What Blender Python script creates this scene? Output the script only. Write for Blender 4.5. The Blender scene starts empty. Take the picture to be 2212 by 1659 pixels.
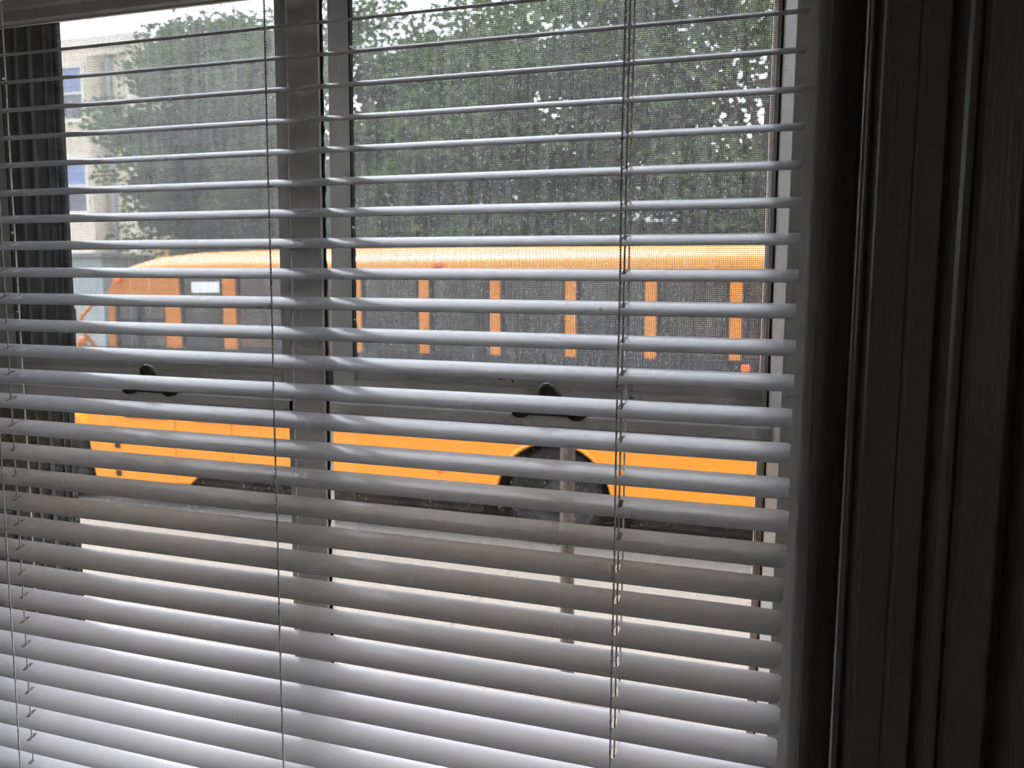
import bpy, bmesh, math, random
import numpy as np
from mathutils import Vector, Matrix

random.seed(7)
rng = np.random.default_rng(7)
scene = bpy.context.scene
COL = scene.collection
PI = math.pi

# ------------------------------------------------------------------ camera
# World: x to the right along the window, y out of the window, z up; metres.
FPX = 1902.84
CAMX, CAMY, CAMZ = 0.0141, -0.5410, -0.1521
PITCH, YAW, ROLL = -0.116542, 0.337327, -0.006409
cam_data = bpy.data.cameras.new('camera')
cam_data.sensor_width = 36.0
cam_data.lens = FPX / 2212 * 36.0
cam_data.clip_start = 0.01
cam_data.clip_end = 500
cam_data.dof.use_dof = True
cam_data.dof.focus_distance = 0.66
cam_data.dof.aperture_fstop = 15.0
cam = bpy.data.objects.new('camera', cam_data)
COL.objects.link(cam)
Rz = Matrix.Rotation(YAW, 3, 'Z')
Rx = Matrix.Rotation(PITCH, 3, 'X')
cr, sr = math.cos(ROLL), math.sin(ROLL)
Ry = Matrix(((cr, 0, sr), (0, 1, 0), (-sr, 0, cr)))
R = Rz @ Rx @ Ry                       # columns: right, forward, up
right, fwd, up = R.col[0], R.col[1], R.col[2]
M = Matrix((right, up, -fwd)).transposed().to_4x4()
M.translation = (CAMX, CAMY, CAMZ)
cam.matrix_world = M
scene.camera = cam

# ------------------------------------------------------------------ world, sun, exposure
SUN_DIR = Vector((-0.34, 0.10, 0.94)).normalized()      # towards the sun: along the street, high
world = bpy.data.worlds.new('sky')
scene.world = world
world.use_nodes = True
wn = world.node_tree.nodes
wl = world.node_tree.links
sky = wn.new('ShaderNodeTexSky')
sky.sky_type = 'NISHITA'
sky.sun_disc = False
sky.sun_elevation = math.asin(SUN_DIR.z)
sky.sun_rotation = math.atan2(SUN_DIR.x, SUN_DIR.y)
sky.air_density = 1.0
sky.dust_density = 3.0
sky.ozone_density = 1.0
wn['Background'].inputs['Strength'].default_value = 1.25
haze_bw = wn.new('ShaderNodeRGBToBW')                  # thin bright haze: the whole sky a little paler
haze = wn.new('ShaderNodeMix'); haze.data_type = 'RGBA'; haze.inputs['Factor'].default_value = 0.72
wl.new(sky.outputs['Color'], haze_bw.inputs['Color'])
wl.new(sky.outputs['Color'], haze.inputs['A'])
wl.new(haze_bw.outputs['Val'], haze.inputs['B'])
wl.new(haze.outputs['Result'], wn['Background'].inputs['Color'])

sun_data = bpy.data.lights.new('sun', 'SUN')
sun_data.energy = 3.2
sun_data.angle = 0.0093
sun_data.color = (1.0, 0.95, 0.87)
sun = bpy.data.objects.new('sun', sun_data)
COL.objects.link(sun)
sun.rotation_euler = SUN_DIR.to_track_quat('Z', 'Y').to_euler()
sun.location = (0, 10, 30)

vs = scene.view_settings
vs.view_transform = 'Standard'
vs.look = 'None'
vs.gamma = 1.0
vs.use_curve_mapping = False
vs.exposure = 0.72
scene.cycles.use_denoising = True
scene.cycles.max_bounces = 5
scene.cycles.diffuse_bounces = 3
scene.cycles.glossy_bounces = 2
scene.cycles.transmission_bounces = 2
scene.cycles.transparent_max_bounces = 10
scene.cycles.use_adaptive_sampling = True
scene.cycles.adaptive_threshold = 0.12
scene.cycles.adaptive_min_samples = 8
scene.cycles.sample_clamp_indirect = 6.0

# ------------------------------------------------------------------ helpers
class MB:
    """collects shapes and links them as one mesh object"""
    def __init__(s):
        s.v = []; s.f = []; s.smooth = []
    def add(s, verts, faces, smooth=False):
        o = len(s.v)
        s.v += [tuple(p) for p in verts]
        s.f += [tuple(i + o for i in f) for f in faces]
        s.smooth += [smooth] * len(faces)
        return s
    def box(s, x0, x1, y0, y1, z0, z1):
        v = [(x, y, z) for z in (z0, z1) for y in (y0, y1) for x in (x0, x1)]
        f = [(0, 2, 3, 1), (4, 5, 7, 6), (0, 1, 5, 4), (2, 6, 7, 3), (0, 4, 6, 2), (1, 3, 7, 5)]
        return s.add(v, f)
    def bevbox(s, x0, x1, y0, y1, z0, z1, b):
        bm = bmesh.new()
        bmesh.ops.create_cube(bm, size=1.0)
        for q in bm.verts:
            q.co = Vector(((x0 + x1) / 2 + q.co.x * (x1 - x0), (y0 + y1) / 2 + q.co.y * (y1 - y0), (z0 + z1) / 2 + q.co.z * (z1 - z0)))
        bmesh.ops.bevel(bm, geom=bm.edges[:], offset=b, segments=2, profile=0.6, affect='EDGES')
        bm.verts.index_update()
        s.add([q.co[:] for q in bm.verts], [[q.index for q in f.verts] for f in bm.faces])
        bm.free()
        return s
    def extrude_z(s, prof, z0, z1, closed=True, smooth=False):
        """prof: list of (x, y), anticlockwise seen from above"""
        n = len(prof)
        v = [(x, y, z0) for x, y in prof] + [(x, y, z1) for x, y in prof]
        f = [(i, (i + 1) % n, n + (i + 1) % n, n + i) for i in range(n if closed else n - 1)]
        s.add(v, f, smooth)
        if closed:
            s.add(v, [tuple(range(n - 1, -1, -1)), tuple(range(n, 2 * n))])
        return s
    def extrude_x(s, prof, x0, x1, closed=True, smooth=False, caps=True):
        n = len(prof)
        v = [(x0, y, z) for y, z in prof] + [(x1, y, z) for y, z in prof]
        f = [(i, (i + 1) % n, n + (i + 1) % n, n + i) for i in range(n if closed else n - 1)]
        s.add(v, f, smooth)
        if closed and caps:
            s.add(v, [tuple(range(n - 1, -1, -1)), tuple(range(n, 2 * n))])
        return s
    def extrude_y(s, prof, y0, y1, closed=True, smooth=False, caps=True):
        n = len(prof)
        v = [(x, y0, z) for x, z in prof] + [(x, y1, z) for x, z in prof]
        f = [(i, (i + 1) % n, n + (i + 1) % n, n + i) for i in range(n if closed else n - 1)]
        s.add(v, f, smooth)
        if closed and caps:
            s.add(v, [tuple(range(n - 1, -1, -1)), tuple(range(n, 2 * n))])
        return s
    def tube(s, pts, r, n=8, smooth=True, radii=None, caps=True):
        pts = [Vector(p) for p in pts]
        rings = []
        ref = None
        for i, p in enumerate(pts):
            d = (pts[min(i + 1, len(pts) - 1)] - pts[max(i - 1, 0)]).normalized()
            if ref is None:
                ref = d.orthogonal().normalized()
            a = (ref - d * ref.dot(d)).normalized()
            b = d.cross(a)
            ref = a
            rr = radii[i] if radii else r
            rings.append([p + (a * math.cos(t) + b * math.sin(t)) * rr for t in [2 * PI * k / n for k in range(n)]])
        v = [q for ring in rings for q in ring]
        f = []
        for i in range(len(pts) - 1):
            for k in range(n):
                f.append((i * n + k, i * n + (k + 1) % n, (i + 1) * n + (k + 1) % n, (i + 1) * n + k))
        s.add(v, f, smooth)
        if caps:
            m = len(v) - n
            s.add(v, [tuple(range(n - 1, -1, -1)), tuple(m + k for k in range(n))])
        return s
    def lathe_y(s, prof, n=32, c=(0, 0, 0), smooth=True):
        """prof: (radius, y) turned about the y axis through c"""
        v = []
        for r, y in prof:
            for k in range(n):
                t = 2 * PI * k / n
                v.append((c[0] + r * math.cos(t), c[1] + y, c[2] + r * math.sin(t)))
        f = []
        for i in range(len(prof) - 1):
            for k in range(n):
                f.append((i * n + k, (i + 1) * n + k, (i + 1) * n + (k + 1) % n, i * n + (k + 1) % n))
        return s.add(v, f, smooth)
    def mesh(s, name):
        me = bpy.data.meshes.new(name)
        me.from_pydata(s.v, [], s.f)
        me.polygons.foreach_set('use_smooth', s.smooth)
        me.update()
        return me
    def build(s, name, mat, parent=None, loc=None):
        o = bpy.data.objects.new(name, s.mesh(name))
        o.data.materials.append(mat)
        COL.objects.link(o)
        if parent is not None:
            o.parent = parent
        if loc is not None:
            o.location = loc
        return o

def tag(o, label=None, cat=None, group=None, kind=None):
    if label: o['label'] = label
    if cat: o['category'] = cat
    if group: o['group'] = group
    if kind: o['kind'] = kind
    return o

def empty(name, loc=(0, 0, 0)):
    o = bpy.data.objects.new(name, None)
    o.empty_display_size = 0.1
    COL.objects.link(o)
    o.location = loc
    return o

def copy_obj(o, parent=None, loc=None):
    c = o.copy()
    COL.objects.link(c)
    if parent is not None: c.parent = parent
    if loc is not None: c.location = loc
    return c

# ------------------------------------------------------------------ materials
def mat(name):
    m = bpy.data.materials.new(name)
    m.use_nodes = True
    nt = m.node_tree
    return m, nt, nt.nodes['Principled BSDF'], nt.nodes['Material Output']

def noise_ramp(nt, scale, c0, c1, p0=0.35, p1=0.65, detail=4, mapping=None, coord='Object', rough=0.6):
    tc = nt.nodes.new('ShaderNodeTexCoord')
    mp = nt.nodes.new('ShaderNodeMapping')
    if mapping: mp.inputs['Scale'].default_value = mapping
    nz = nt.nodes.new('ShaderNodeTexNoise')
    nz.inputs['Scale'].default_value = scale
    nz.inputs['Detail'].default_value = detail
    nz.inputs['Roughness'].default_value = rough
    rp = nt.nodes.new('ShaderNodeValToRGB')
    rp.color_ramp.elements[0].position = p0
    rp.color_ramp.elements[1].position = p1
    rp.color_ramp.elements[0].color = (*c0, 1)
    rp.color_ramp.elements[1].color = (*c1, 1)
    nt.links.new(tc.outputs[coord], mp.inputs['Vector'])
    nt.links.new(mp.outputs['Vector'], nz.inputs['Vector'])
    nt.links.new(nz.outputs['Fac'], rp.inputs['Fac'])
    return nz, rp

def bump(nt, bsdf, src, strength, dist):
    b = nt.nodes.new('ShaderNodeBump')
    b.inputs['Strength'].default_value = strength
    b.inputs['Distance'].default_value = dist
    nt.links.new(src, b.inputs['Height'])
    nt.links.new(b.outputs['Normal'], bsdf.inputs['Normal'])

def simple(name, col, rough=0.5, metal=0.0, var=0.12, scale=8.0, mapping=None, bmp=0.0, bdist=0.001, spec=0.5):
    m, nt, b, o = mat(name)
    c0 = tuple(max(0, c * (1 - var)) for c in col)
    c1 = tuple(min(1, c * (1 + var)) for c in col)
    nz, rp = noise_ramp(nt, scale, c0, c1, mapping=mapping)
    nt.links.new(rp.outputs['Color'], b.inputs['Base Color'])
    b.inputs['Roughness'].default_value = rough
    b.inputs['Metallic'].default_value = metal
    b.inputs['Specular IOR Level'].default_value = spec
    if bmp: bump(nt, b, nz.outputs['Fac'], bmp, bdist)
    return m

def glass_mat(name, dust, streak, tint=(1, 1, 1), refl=0.05, rough=0.0, mapping=(1, 1, 1), dust_col=(0.8, 0.82, 0.85), specks=0.0, zgrad=None):
    """flat window glass: straight-through light, a weak mirror, and dust that scatters light from behind"""
    m, nt, b, out = mat(name)
    nt.nodes.remove(b)
    tr = nt.nodes.new('ShaderNodeBsdfTransparent'); tr.inputs['Color'].default_value = (*tint, 1)
    gl = nt.nodes.new('ShaderNodeBsdfGlossy'); gl.inputs['Roughness'].default_value = rough
    gl.inputs['Color'].default_value = (1, 1, 1, 1)
    lw = nt.nodes.new('ShaderNodeLayerWeight'); lw.inputs['Blend'].default_value = 0.35
    mr = nt.nodes.new('ShaderNodeMapRange')
    mr.inputs['To Min'].default_value = refl; mr.inputs['To Max'].default_value = min(1, refl * 6)
    nt.links.new(lw.outputs['Facing'], mr.inputs['Value'])
    mix1 = nt.nodes.new('ShaderNodeMixShader')
    nt.links.new(mr.outputs['Result'], mix1.inputs['Fac'])
    nt.links.new(tr.outputs[0], mix1.inputs[1]); nt.links.new(gl.outputs[0], mix1.inputs[2])
    if dust or streak:
        td = nt.nodes.new('ShaderNodeBsdfTranslucent'); td.inputs['Color'].default_value = (*dust_col, 1)
        df = nt.nodes.new('ShaderNodeBsdfDiffuse'); df.inputs['Color'].default_value = (*dust_col, 1)
        dd = nt.nodes.new('ShaderNodeMixShader'); dd.inputs['Fac'].default_value = 0.35
        nt.links.new(td.outputs[0], dd.inputs[1]); nt.links.new(df.outputs[0], dd.inputs[2])
        nz, rp = noise_ramp(nt, 1.0, (dust * 0.6,) * 3, (dust + streak,) * 3, 0.4, 0.75, detail=5, mapping=mapping)
        fac = rp.outputs['Color']
        if specks:
            n2, r2 = noise_ramp(nt, 700.0, (0,) * 3, (specks,) * 3, 0.60, 0.68, detail=3, mapping=(1, 1, 0.55))
            ad = nt.nodes.new('ShaderNodeMath'); ad.operation = 'ADD'; ad.use_clamp = True
            nt.links.new(rp.outputs['Color'], ad.inputs[0]); nt.links.new(r2.outputs['Color'], ad.inputs[1])
            fac = ad.outputs[0]
        if zgrad:                                           # rain-washed towards the foot, thick with dirt higher up
            tcz = nt.nodes.new('ShaderNodeTexCoord'); spz = nt.nodes.new('ShaderNodeSeparateXYZ')
            nt.links.new(tcz.outputs['Object'], spz.inputs[0])
            mz = nt.nodes.new('ShaderNodeMapRange')
            mz.inputs['From Min'].default_value, mz.inputs['From Max'].default_value, mz.inputs['To Min'].default_value = zgrad
            nt.links.new(spz.outputs['Z'], mz.inputs['Value'])
            mm_ = nt.nodes.new('ShaderNodeMath'); mm_.operation = 'MULTIPLY'
            nt.links.new(fac, mm_.inputs[0]); nt.links.new(mz.outputs['Result'], mm_.inputs[1])
            fac = mm_.outputs[0]
        mix2 = nt.nodes.new('ShaderNodeMixShader')
        nt.links.new(fac, mix2.inputs['Fac'])
        nt.links.new(mix1.outputs[0], mix2.inputs[1]); nt.links.new(dd.outputs[0], mix2.inputs[2])
        nt.links.new(mix2.outputs[0], out.inputs['Surface'])
    else:
        nt.links.new(mix1.outputs[0], out.inputs['Surface'])
    return m

MT = {}
# satin white enamel of the slats, wiped dust on top
m, nt, b, o = mat('slat_enamel')
nz, rp = noise_ramp(nt, 1.0, (0.755, 0.757, 0.765), (0.785, 0.785, 0.79), 0.3, 0.7, mapping=(20, 60, 60))
nt.links.new(rp.outputs['Color'], b.inputs['Base Color'])
nz2, rp2 = noise_ramp(nt, 1.0, (0.23,) * 3, (0.28,) * 3, 0.4, 0.65, mapping=(40, 60, 60))
nt.links.new(rp2.outputs['Color'], b.inputs['Roughness'])
b.inputs['Specular IOR Level'].default_value = 0.38
MT['slat'] = m
MT['cord'] = simple('ladder_string', (0.90, 0.86, 0.80), 0.9, var=0.2, scale=900)
MT['lift'] = simple('lift_cord', (0.50, 0.48, 0.47), 0.8, var=0.2, scale=600)

def paint(name, col, chip, cscale=30.0, chip_pos=0.70, rough=0.45, mapping=(1, 1, 0.25)):
    """old brushed paint, brush marks along the timber, small chips to bare wood"""
    m, nt, b, o = mat(name)
    nz, rp = noise_ramp(nt, cscale, tuple(c * 0.86 for c in col), col, 0.3, 0.7, mapping=mapping)
    n2, r2 = noise_ramp(nt, 55.0, (0, 0, 0), (1, 1, 1), chip_pos, chip_pos + 0.03, detail=6, mapping=(1.0, 1.0, 0.35))
    mx = nt.nodes.new('ShaderNodeMix'); mx.data_type = 'RGBA'
    nt.links.new(r2.outputs['Color'], mx.inputs['Factor'])
    nt.links.new(rp.outputs['Color'], mx.inputs['A'])
    mx.inputs['B'].default_value = (*chip, 1)
    nt.links.new(mx.outputs['Result'], b.inputs['Base Color'])
    b.inputs['Roughness'].default_value = rough
    n3, r3 = noise_ramp(nt, 1.0, (0, 0, 0), (1, 1, 1), 0.2, 0.8, mapping=(500, 500, 14))
    bump(nt, b, r3.outputs['Color'], 0.25, 0.0006)
    return m

MT['sash'] = paint('grey_sash_paint', (0.68, 0.68, 0.65), (0.10, 0.08, 0.06), chip_pos=0.73)
MT['strip'] = paint('old_white_paint', (0.90, 0.89, 0.87), (0.35, 0.30, 0.26), chip_pos=0.70)
MT['stop'] = paint('smooth_grey_paint', (0.62, 0.62, 0.59), (0.06, 0.05, 0.05), chip_pos=0.86)
MT['casing'] = paint('casing_paint', (0.15, 0.139, 0.128), (0.08, 0.07, 0.06), chip_pos=0.86, rough=0.32)
MT['wall'] = simple('plaster_wall', (0.42, 0.36, 0.29), 0.9, scale=3, bmp=0.1)
MT['ceil'] = simple('plaster_ceiling', (0.6, 0.54, 0.46), 0.9, scale=3)
MT['floor'] = simple('floor_boards', (0.20, 0.13, 0.08), 0.5, var=0.3, scale=6, mapping=(0.3, 6, 1))
MT['putty'] = simple('black_putty', (0.018, 0.017, 0.015), 0.8, var=0.5, scale=200, bmp=0.6, bdist=0.001)
MT['weather'] = simple('weathered_wood', (0.34, 0.26, 0.22), 0.9, var=0.35, scale=40, mapping=(6, 6, 0.4), bmp=0.4)
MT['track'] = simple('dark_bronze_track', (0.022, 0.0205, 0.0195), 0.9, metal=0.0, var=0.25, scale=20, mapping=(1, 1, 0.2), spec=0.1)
MT['fin'] = simple('grey_aluminium_fin', (0.06, 0.06, 0.057), 0.8, metal=0.0, var=0.15, scale=30, spec=0.15)
MT['lock'] = simple('dark_bronze_lock', (0.055, 0.048, 0.038), 0.45, metal=0.6, var=0.5, scale=300, bmp=0.3, bdist=0.0004)
MT['screen'] = simple('screen_wire', (0.020, 0.021, 0.022), 0.5, metal=0.0, var=0.1, scale=50)
MT['glass_up'] = glass_mat('upper_sash_glass', 0.015, 0.03, mapping=(150, 150, 9.0), specks=0.12)
MT['storm_l'] = glass_mat('rain_streaked_storm_glass', 0.23, 0.10, mapping=(170, 170, 9.0), specks=0.25, zgrad=(-0.16, 0.03, 0.35))
MT['storm_r'] = glass_mat('dusty_storm_glass', 0.085, 0.08, mapping=(170, 170, 9.0), specks=0.35, zgrad=(-0.20, 0.05, 0.7))
MT['glass_lo'] = glass_mat('dusty_lower_glass', 0.012, 0.03, mapping=(90, 90, 22.0), specks=0.40, dust_col=(0.75, 0.72, 0.68))
MT['black'] = simple('black_enamel', (0.016, 0.015, 0.015), 0.85, var=0.2, spec=0.15)

# ------------------------------------------------------------------ room shell
XL, XR, ZS, ZH = -0.78, 0.030, -0.645, 0.130       # opening in the window wall
RX0, RX1, RY0, FZ, CZ = -2.4, 1.6, -3.4, -1.35, 1.30
def struct(o, label=None):
    o['kind'] = 'structure'
    if label: o['label'] = label
    return o
w = MB()
w.box(RX0, XL, 0.012, 0.170, FZ, CZ).box(XR, RX1, 0.012, 0.170, FZ, CZ)
w.box(XL, XR, 0.012, 0.170, FZ, ZS - 0.03).box(XL, XR, 0.012, 0.170, ZH, CZ)
struct(w.build('wall_front', MT['wall']))
WY0, WY1, WZ0, WZ1 = -2.95, -1.95, -0.40, 0.60           # unseen opening added behind the camera to fill the room with light
struct(MB().box(RX0 - 0.1, RX0, RY0, 0.17, FZ, CZ).build('wall_left', MT['wall']))
wlm = MB().box(RX1, RX1 + 0.1, RY0, WY0, FZ, CZ).box(RX1, RX1 + 0.1, WY1, 0.17, FZ, CZ)
wlm.box(RX1, RX1 + 0.1, WY0, WY1, FZ, WZ0).box(RX1, RX1 + 0.1, WY0, WY1, WZ1, CZ)
struct(wlm.build('wall_right', MT['wall']))
w3 = MB()
for ya, yb, za, zb in ((WY0, WY0 + 0.05, WZ0, WZ1), (WY1 - 0.05, WY1, WZ0, WZ1), (WY0, WY1, WZ0, WZ0 + 0.05), (WY0, WY1, WZ1 - 0.05, WZ1), (WY0, WY1, 0.13, 0.17)):
    w3.box(RX1 + 0.03, RX1 + 0.07, ya, yb, za, zb)
struct(w3.build('fill_window', MT['sash']), 'unseen window added in the right wall as room fill light')
struct(MB().box(RX0 - 0.1, RX1 + 0.1, RY0 - 0.1, RY0, FZ, CZ).build('wall_back', MT['wall']))
struct(MB().box(RX0 - 0.1, RX1 + 0.1, RY0 - 0.1, 0.17, FZ - 0.1, FZ).build('floor', MT['floor']))
struct(MB().box(RX0 - 0.1, RX1 + 0.1, RY0 - 0.1, 0.17, CZ, CZ + 0.1).build('ceiling', MT['ceil']))

# window casing on the right: bead, cove and flutes
def casing_profile():
    p = [(0.0300, 0.0115), (0.0300, -0.006)]
    for k in range(9):                                   # thin bead
        t = PI - PI * k / 8
        p.append((0.0320 + 0.0020 * math.cos(t), -0.006 - 0.0026 * math.sin(t)))
    p += [(0.0342, -0.0025), (0.0352, -0.0025)]
    for k in range(9):                                   # second, rounder bead
        t = PI - PI * k / 8
        p.append((0.0385 + 0.0032 * math.cos(t), -0.0030 - 0.0040 * math.sin(t)))
    p += [(0.0425, -0.0022), (0.0570, -0.0025), (0.0580, -0.0035), (0.0595, -0.0035), (0.0605, -0.0028), (0.0725, -0.003)]
    for k in range(9):                                   # broad round
        t = PI - PI * k / 8
        p.append((0.0800 + 0.0062 * math.cos(t), -0.0040 - 0.0060 * math.sin(t)))
    p += [(0.0868, -0.0040), (0.0880, -0.0066), (0.0905, -0.0078), (0.0925, -0.0040), (0.1130, -0.0040)]
    for k in range(11):                                  # backband
        t = PI - PI * 0.5 * k / 10
        p.append((0.1240 + 0.0100 * math.cos(t), -0.0050 - 0.0130 * math.sin(t)))
    p += [(0.1330, -0.0180), (0.1345, -0.0165), (0.1360, -0.0185), (0.1400, -0.0190), (0.1500, -0.0190), (0.1500, 0.0115)]
    return p
cp = casing_profile()
struct(MB().extrude_z(cp, FZ + 0.62, 0.32, smooth=False).build('trim_1', MT['casing']), 'dark painted moulded window casing right of the blind')
cpl = [(XL + XR - x, y) for x, y in cp][::-1]
struct(MB().extrude_z(cpl, FZ + 0.62, 0.32).build('trim_2', MT['casing']), 'moulded window casing left of the blind')
struct(MB().bevbox(-0.95, 0.20, -0.020, 0.0115, 0.20, 0.32, 0.003).build('trim_3', MT['casing']), 'head casing above the blind')
struct(MB().bevbox(-0.97, 0.22, -0.050, 0.06, ZS - 0.03, ZS, 0.004).build('trim_4', MT['casing']), 'window stool below the blind')
# jamb board and stop beside the slat ends
struct(MB().bevbox(0.0118, 0.0300, 0.0140, 0.169, ZS, ZH, 0.0006).build('trim_5', MT['casing']), 'narrow dark jamb board between stop and casing')
struct(MB().bevbox(-0.0076, 0.0116, 0.0240, 0.0400, ZS, ZH, 0.0006).build('trim_6', MT['stop']), 'smooth grey window stop behind the slat ends')
struct(MB().extrude_z([(-0.0165, 0.0540), (-0.0165, 0.0530), (-0.0080, 0.0335), (-0.0077, 0.0335), (-0.0077, 0.0540)], ZS, ZH).build('trim_7', MT['strip']), 'cracked white strip at the right edge of the glass')
struct(MB().box(-0.0176, -0.0166, 0.0525, 0.0545, ZS, ZH).build('trim_8', MT['putty']), 'black putty line beside the white strip')
# left side: stop and the deep outer reveal with storm-window tracks
struct(MB().bevbox(XL, -0.752, 0.024, 0.060, ZS, ZH, 0.0008).build('trim_9', MT['stop']), 'window stop at the left edge')
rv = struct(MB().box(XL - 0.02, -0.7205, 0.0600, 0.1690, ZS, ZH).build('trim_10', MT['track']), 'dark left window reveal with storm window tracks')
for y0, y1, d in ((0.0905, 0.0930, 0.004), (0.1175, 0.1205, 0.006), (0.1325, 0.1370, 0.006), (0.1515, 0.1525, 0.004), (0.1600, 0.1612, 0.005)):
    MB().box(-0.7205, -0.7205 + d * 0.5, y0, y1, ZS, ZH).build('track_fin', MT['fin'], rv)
# head of the opening and its outer lintel
struct(MB().box(XL, XR, 0.024, 0.169, 0.112, ZH).build('trim_11', MT['stop']), 'window head board')
# outer right trim board, bare wood seen through the screen
struct(MB().bevbox(-0.0310, 0.16, 0.182, 0.232, ZS - 0.1, 0.105, 0.002).build('trim_12', MT['weather']), 'weathered bare wood trim outside the right edge of the screen')
struct(MB().box(-0.80, 0.10, 0.064, 0.24, ZS - 0.05, ZS).build('trim_13', MT['weather']), 'outer window sill')
# centre post
mu = MB().bevbox(-0.3635, -0.3352, 0.0300, 0.0345, ZS, ZH, 0.0008)
struct(mu.build('trim_14', MT['sash']), 'grey painted centre post with chipped right edge')
def ragged_strip(x0, x1, y0, y1, z0, z1, n, amp, seed):
    """upright strip with a chipped right edge"""
    r = random.Random(seed)
    b_ = MB()
    zs = [z0 + (z1 - z0) * i / n for i in range(n + 1)]
    xs = [x1 + r.uniform(-amp, amp) * (2.2 if r.random() < 0.08 else 1) for _ in zs]
    v = []
    for z, x in zip(zs, xs):
        v += [(x0, y0, z), (x, y0, z), (x, y1, z), (x0, y1, z)]
    f = []
    for i in range(n):
        for k in range(4):
            f.append((4 * i + k, 4 * i + (k + 1) % 4, 4 * i + 4 + (k + 1) % 4, 4 * i + 4 + k))
    b_.add(v, f)
    return b_
struct(ragged_strip(-0.3352, -0.3336, 0.0330, 0.0346, ZS, ZH, 160, 0.0005, 3).build('trim_15', MT['putty']), 'black flaking edge of the centre post')

# ------------------------------------------------------------------ two double-hung windows
UZ0, UZ1 = -0.2480, 0.0675      # upper sash: rail foot, underside of top rail
UR = -0.2145                    # top of its bottom rail
LZ1, LZ0 = -0.2455, -0.6440     # lower sash
def window(name, label, xa, xb, sl, sr_, lock_x):
    """xa..xb clear glass of the upper sash, sl/sr_ stile widths"""
    root = tag(empty(name, ((xa + xb) / 2, 0.07, ZS)), label, None, None, 'structure')
    off = root.location
    def part(mb, nm, mt, par=root):
        o = mb.build(nm, mt)
        o.parent = par
        o.matrix_parent_inverse = Matrix.Translation(-off)
        return o
    y0, y1 = 0.0720, 0.0765
    part(MB().bevbox(xa - sl, xa, y0, y1, UZ0, 0.112, 0.001), 'upper_stile', MT['sash'])
    part(MB().bevbox(xb, xb + sr_, y0, y1, UZ0, 0.112, 0.001), 'upper_stile', MT['sash'])
    p = [(y0 + 0.004, 0.0675), (y0, 0.0715), (y0, 0.080), (y0 - 0.002, 0.082), (y0 - 0.002, 0.112), (y1, 0.112), (y1, 0.0675)]
    part(MB().extrude_x(p[::-1], xa, xb), 'top_rail', MT['sash'])
    p = [(y0 + 0.003, UR), (y0 + 0.003, -0.2295), (y0, -0.2310), (y0, -0.2600), (0.1120, -0.2660), (0.1120, -0.2195), (y1, UR - 0.0008)]
    part(MB().extrude_x(p, xa, xb), 'upper_meeting_rail', MT['sash'])
    part(MB().add([(xa - 0.004, 0.0752, UR - 0.004), (xb + 0.004, 0.0752, UR - 0.004), (xb + 0.004, 0.0752, 0.0715), (xa - 0.004, 0.0752, 0.0715)], [(0, 1, 2, 3)]), 'upper_pane', MT['glass_up'])
    sx0, sx1 = (-0.7195, -0.3900) if name == 'window_1' else (-0.3900, -0.0190)
    part(MB().add([(sx0, 0.1765, -0.2300), (sx1, 0.1765, -0.2300), (sx1, 0.1765, 0.1100), (sx0, 0.1765, 0.1100)], [(0, 1, 2, 3)]), 'storm_pane', MT['storm_l' if name == 'window_1' else 'storm_r'])
    # black putty along the glass edge
    part(ragged_strip(xa - 0.0006, xa + 0.0004, 0.0718, 0.0767, UR, 0.0675, 90, 0.0003, 11), 'putty_line', MT['putty'])
    # lower sash, on the room side
    y0, y1 = 0.0450, 0.0640
    la, lb = xa - sl - 0.022, xb + sr_ + 0.004
    if name == 'window_2': la = xa - 0.0210
    part(MB().bevbox(la - 0.022, la, y0, y1, LZ0, LZ1, 0.001), 'lower_stile', MT['sash'])
    part(MB().bevbox(lb, lb + 0.022, y0, y1, LZ0, LZ1, 0.001), 'lower_stile', MT['sash'])
    p = [(y0, LZ1 - 0.001), (y0, -0.2535), (y0 + 0.0012, -0.2540), (y0 + 0.0012, -0.2550), (y0, -0.2555), (y0, -0.2600), (y0 + 0.004, -0.2630), (y1, -0.2630), (y1, LZ1), (y0 + 0.001, LZ1)]
    part(MB().extrude_x(p, la, lb), 'lower_meeting_rail', MT['sash'])
    part(MB().bevbox(la, lb, y0, y1, LZ0, -0.600, 0.001), 'bottom_rail', MT['sash'])
    part(MB().add([(la - 0.004, 0.055, -0.604), (lb + 0.004, 0.055, -0.604), (lb + 0.004, 0.055, -0.2600), (la - 0.004, 0.055, -0.2600)], [(0, 1, 2, 3)]), 'lower_pane', MT['glass_lo'])
    # sash lock: two-eared base on the meeting rail, cam and thumb lever
    cx, cy, cz = lock_x, 0.0490, LZ1
    bs = MB()
    prof = []
    for k in range(13):
        t = PI / 2 + PI * k / 12
        prof.append((cx - 0.0205 + 0.0065 * math.cos(t), cy + 0.0065 * math.sin(t)))
    for k in range(13):
        t = -PI / 2 + PI * k / 12
        prof.append((cx + 0.0205 + 0.0065 * math.cos(t), cy + 0.0065 * math.sin(t)))
    bs.extrude_z(prof, cz, cz + 0.0030)
    hub = [(cx + 0.0095 * math.cos(2 * PI * k / 20), cy + 0.0075 * math.sin(2 * PI * k / 20)) for k in range(20)]
    bs.extrude_z(hub, cz + 0.0030, cz + 0.0085)
    for s_ in (-1, 1):                                    # ears that hang over the rail's front edge
        ear = [(cx + s_ * 0.0205 + 0.0062 * math.cos(t), cz - 0.0035 * math.sin(t) + 0.001) for t in [PI * k / 10 for k in range(11)]]
        bs.extrude_y(ear, y0 - 0.0042, y0 + 0.001)
    lock = part(bs, 'sash_lock', MT['lock'])
    lv = MB()
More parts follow.
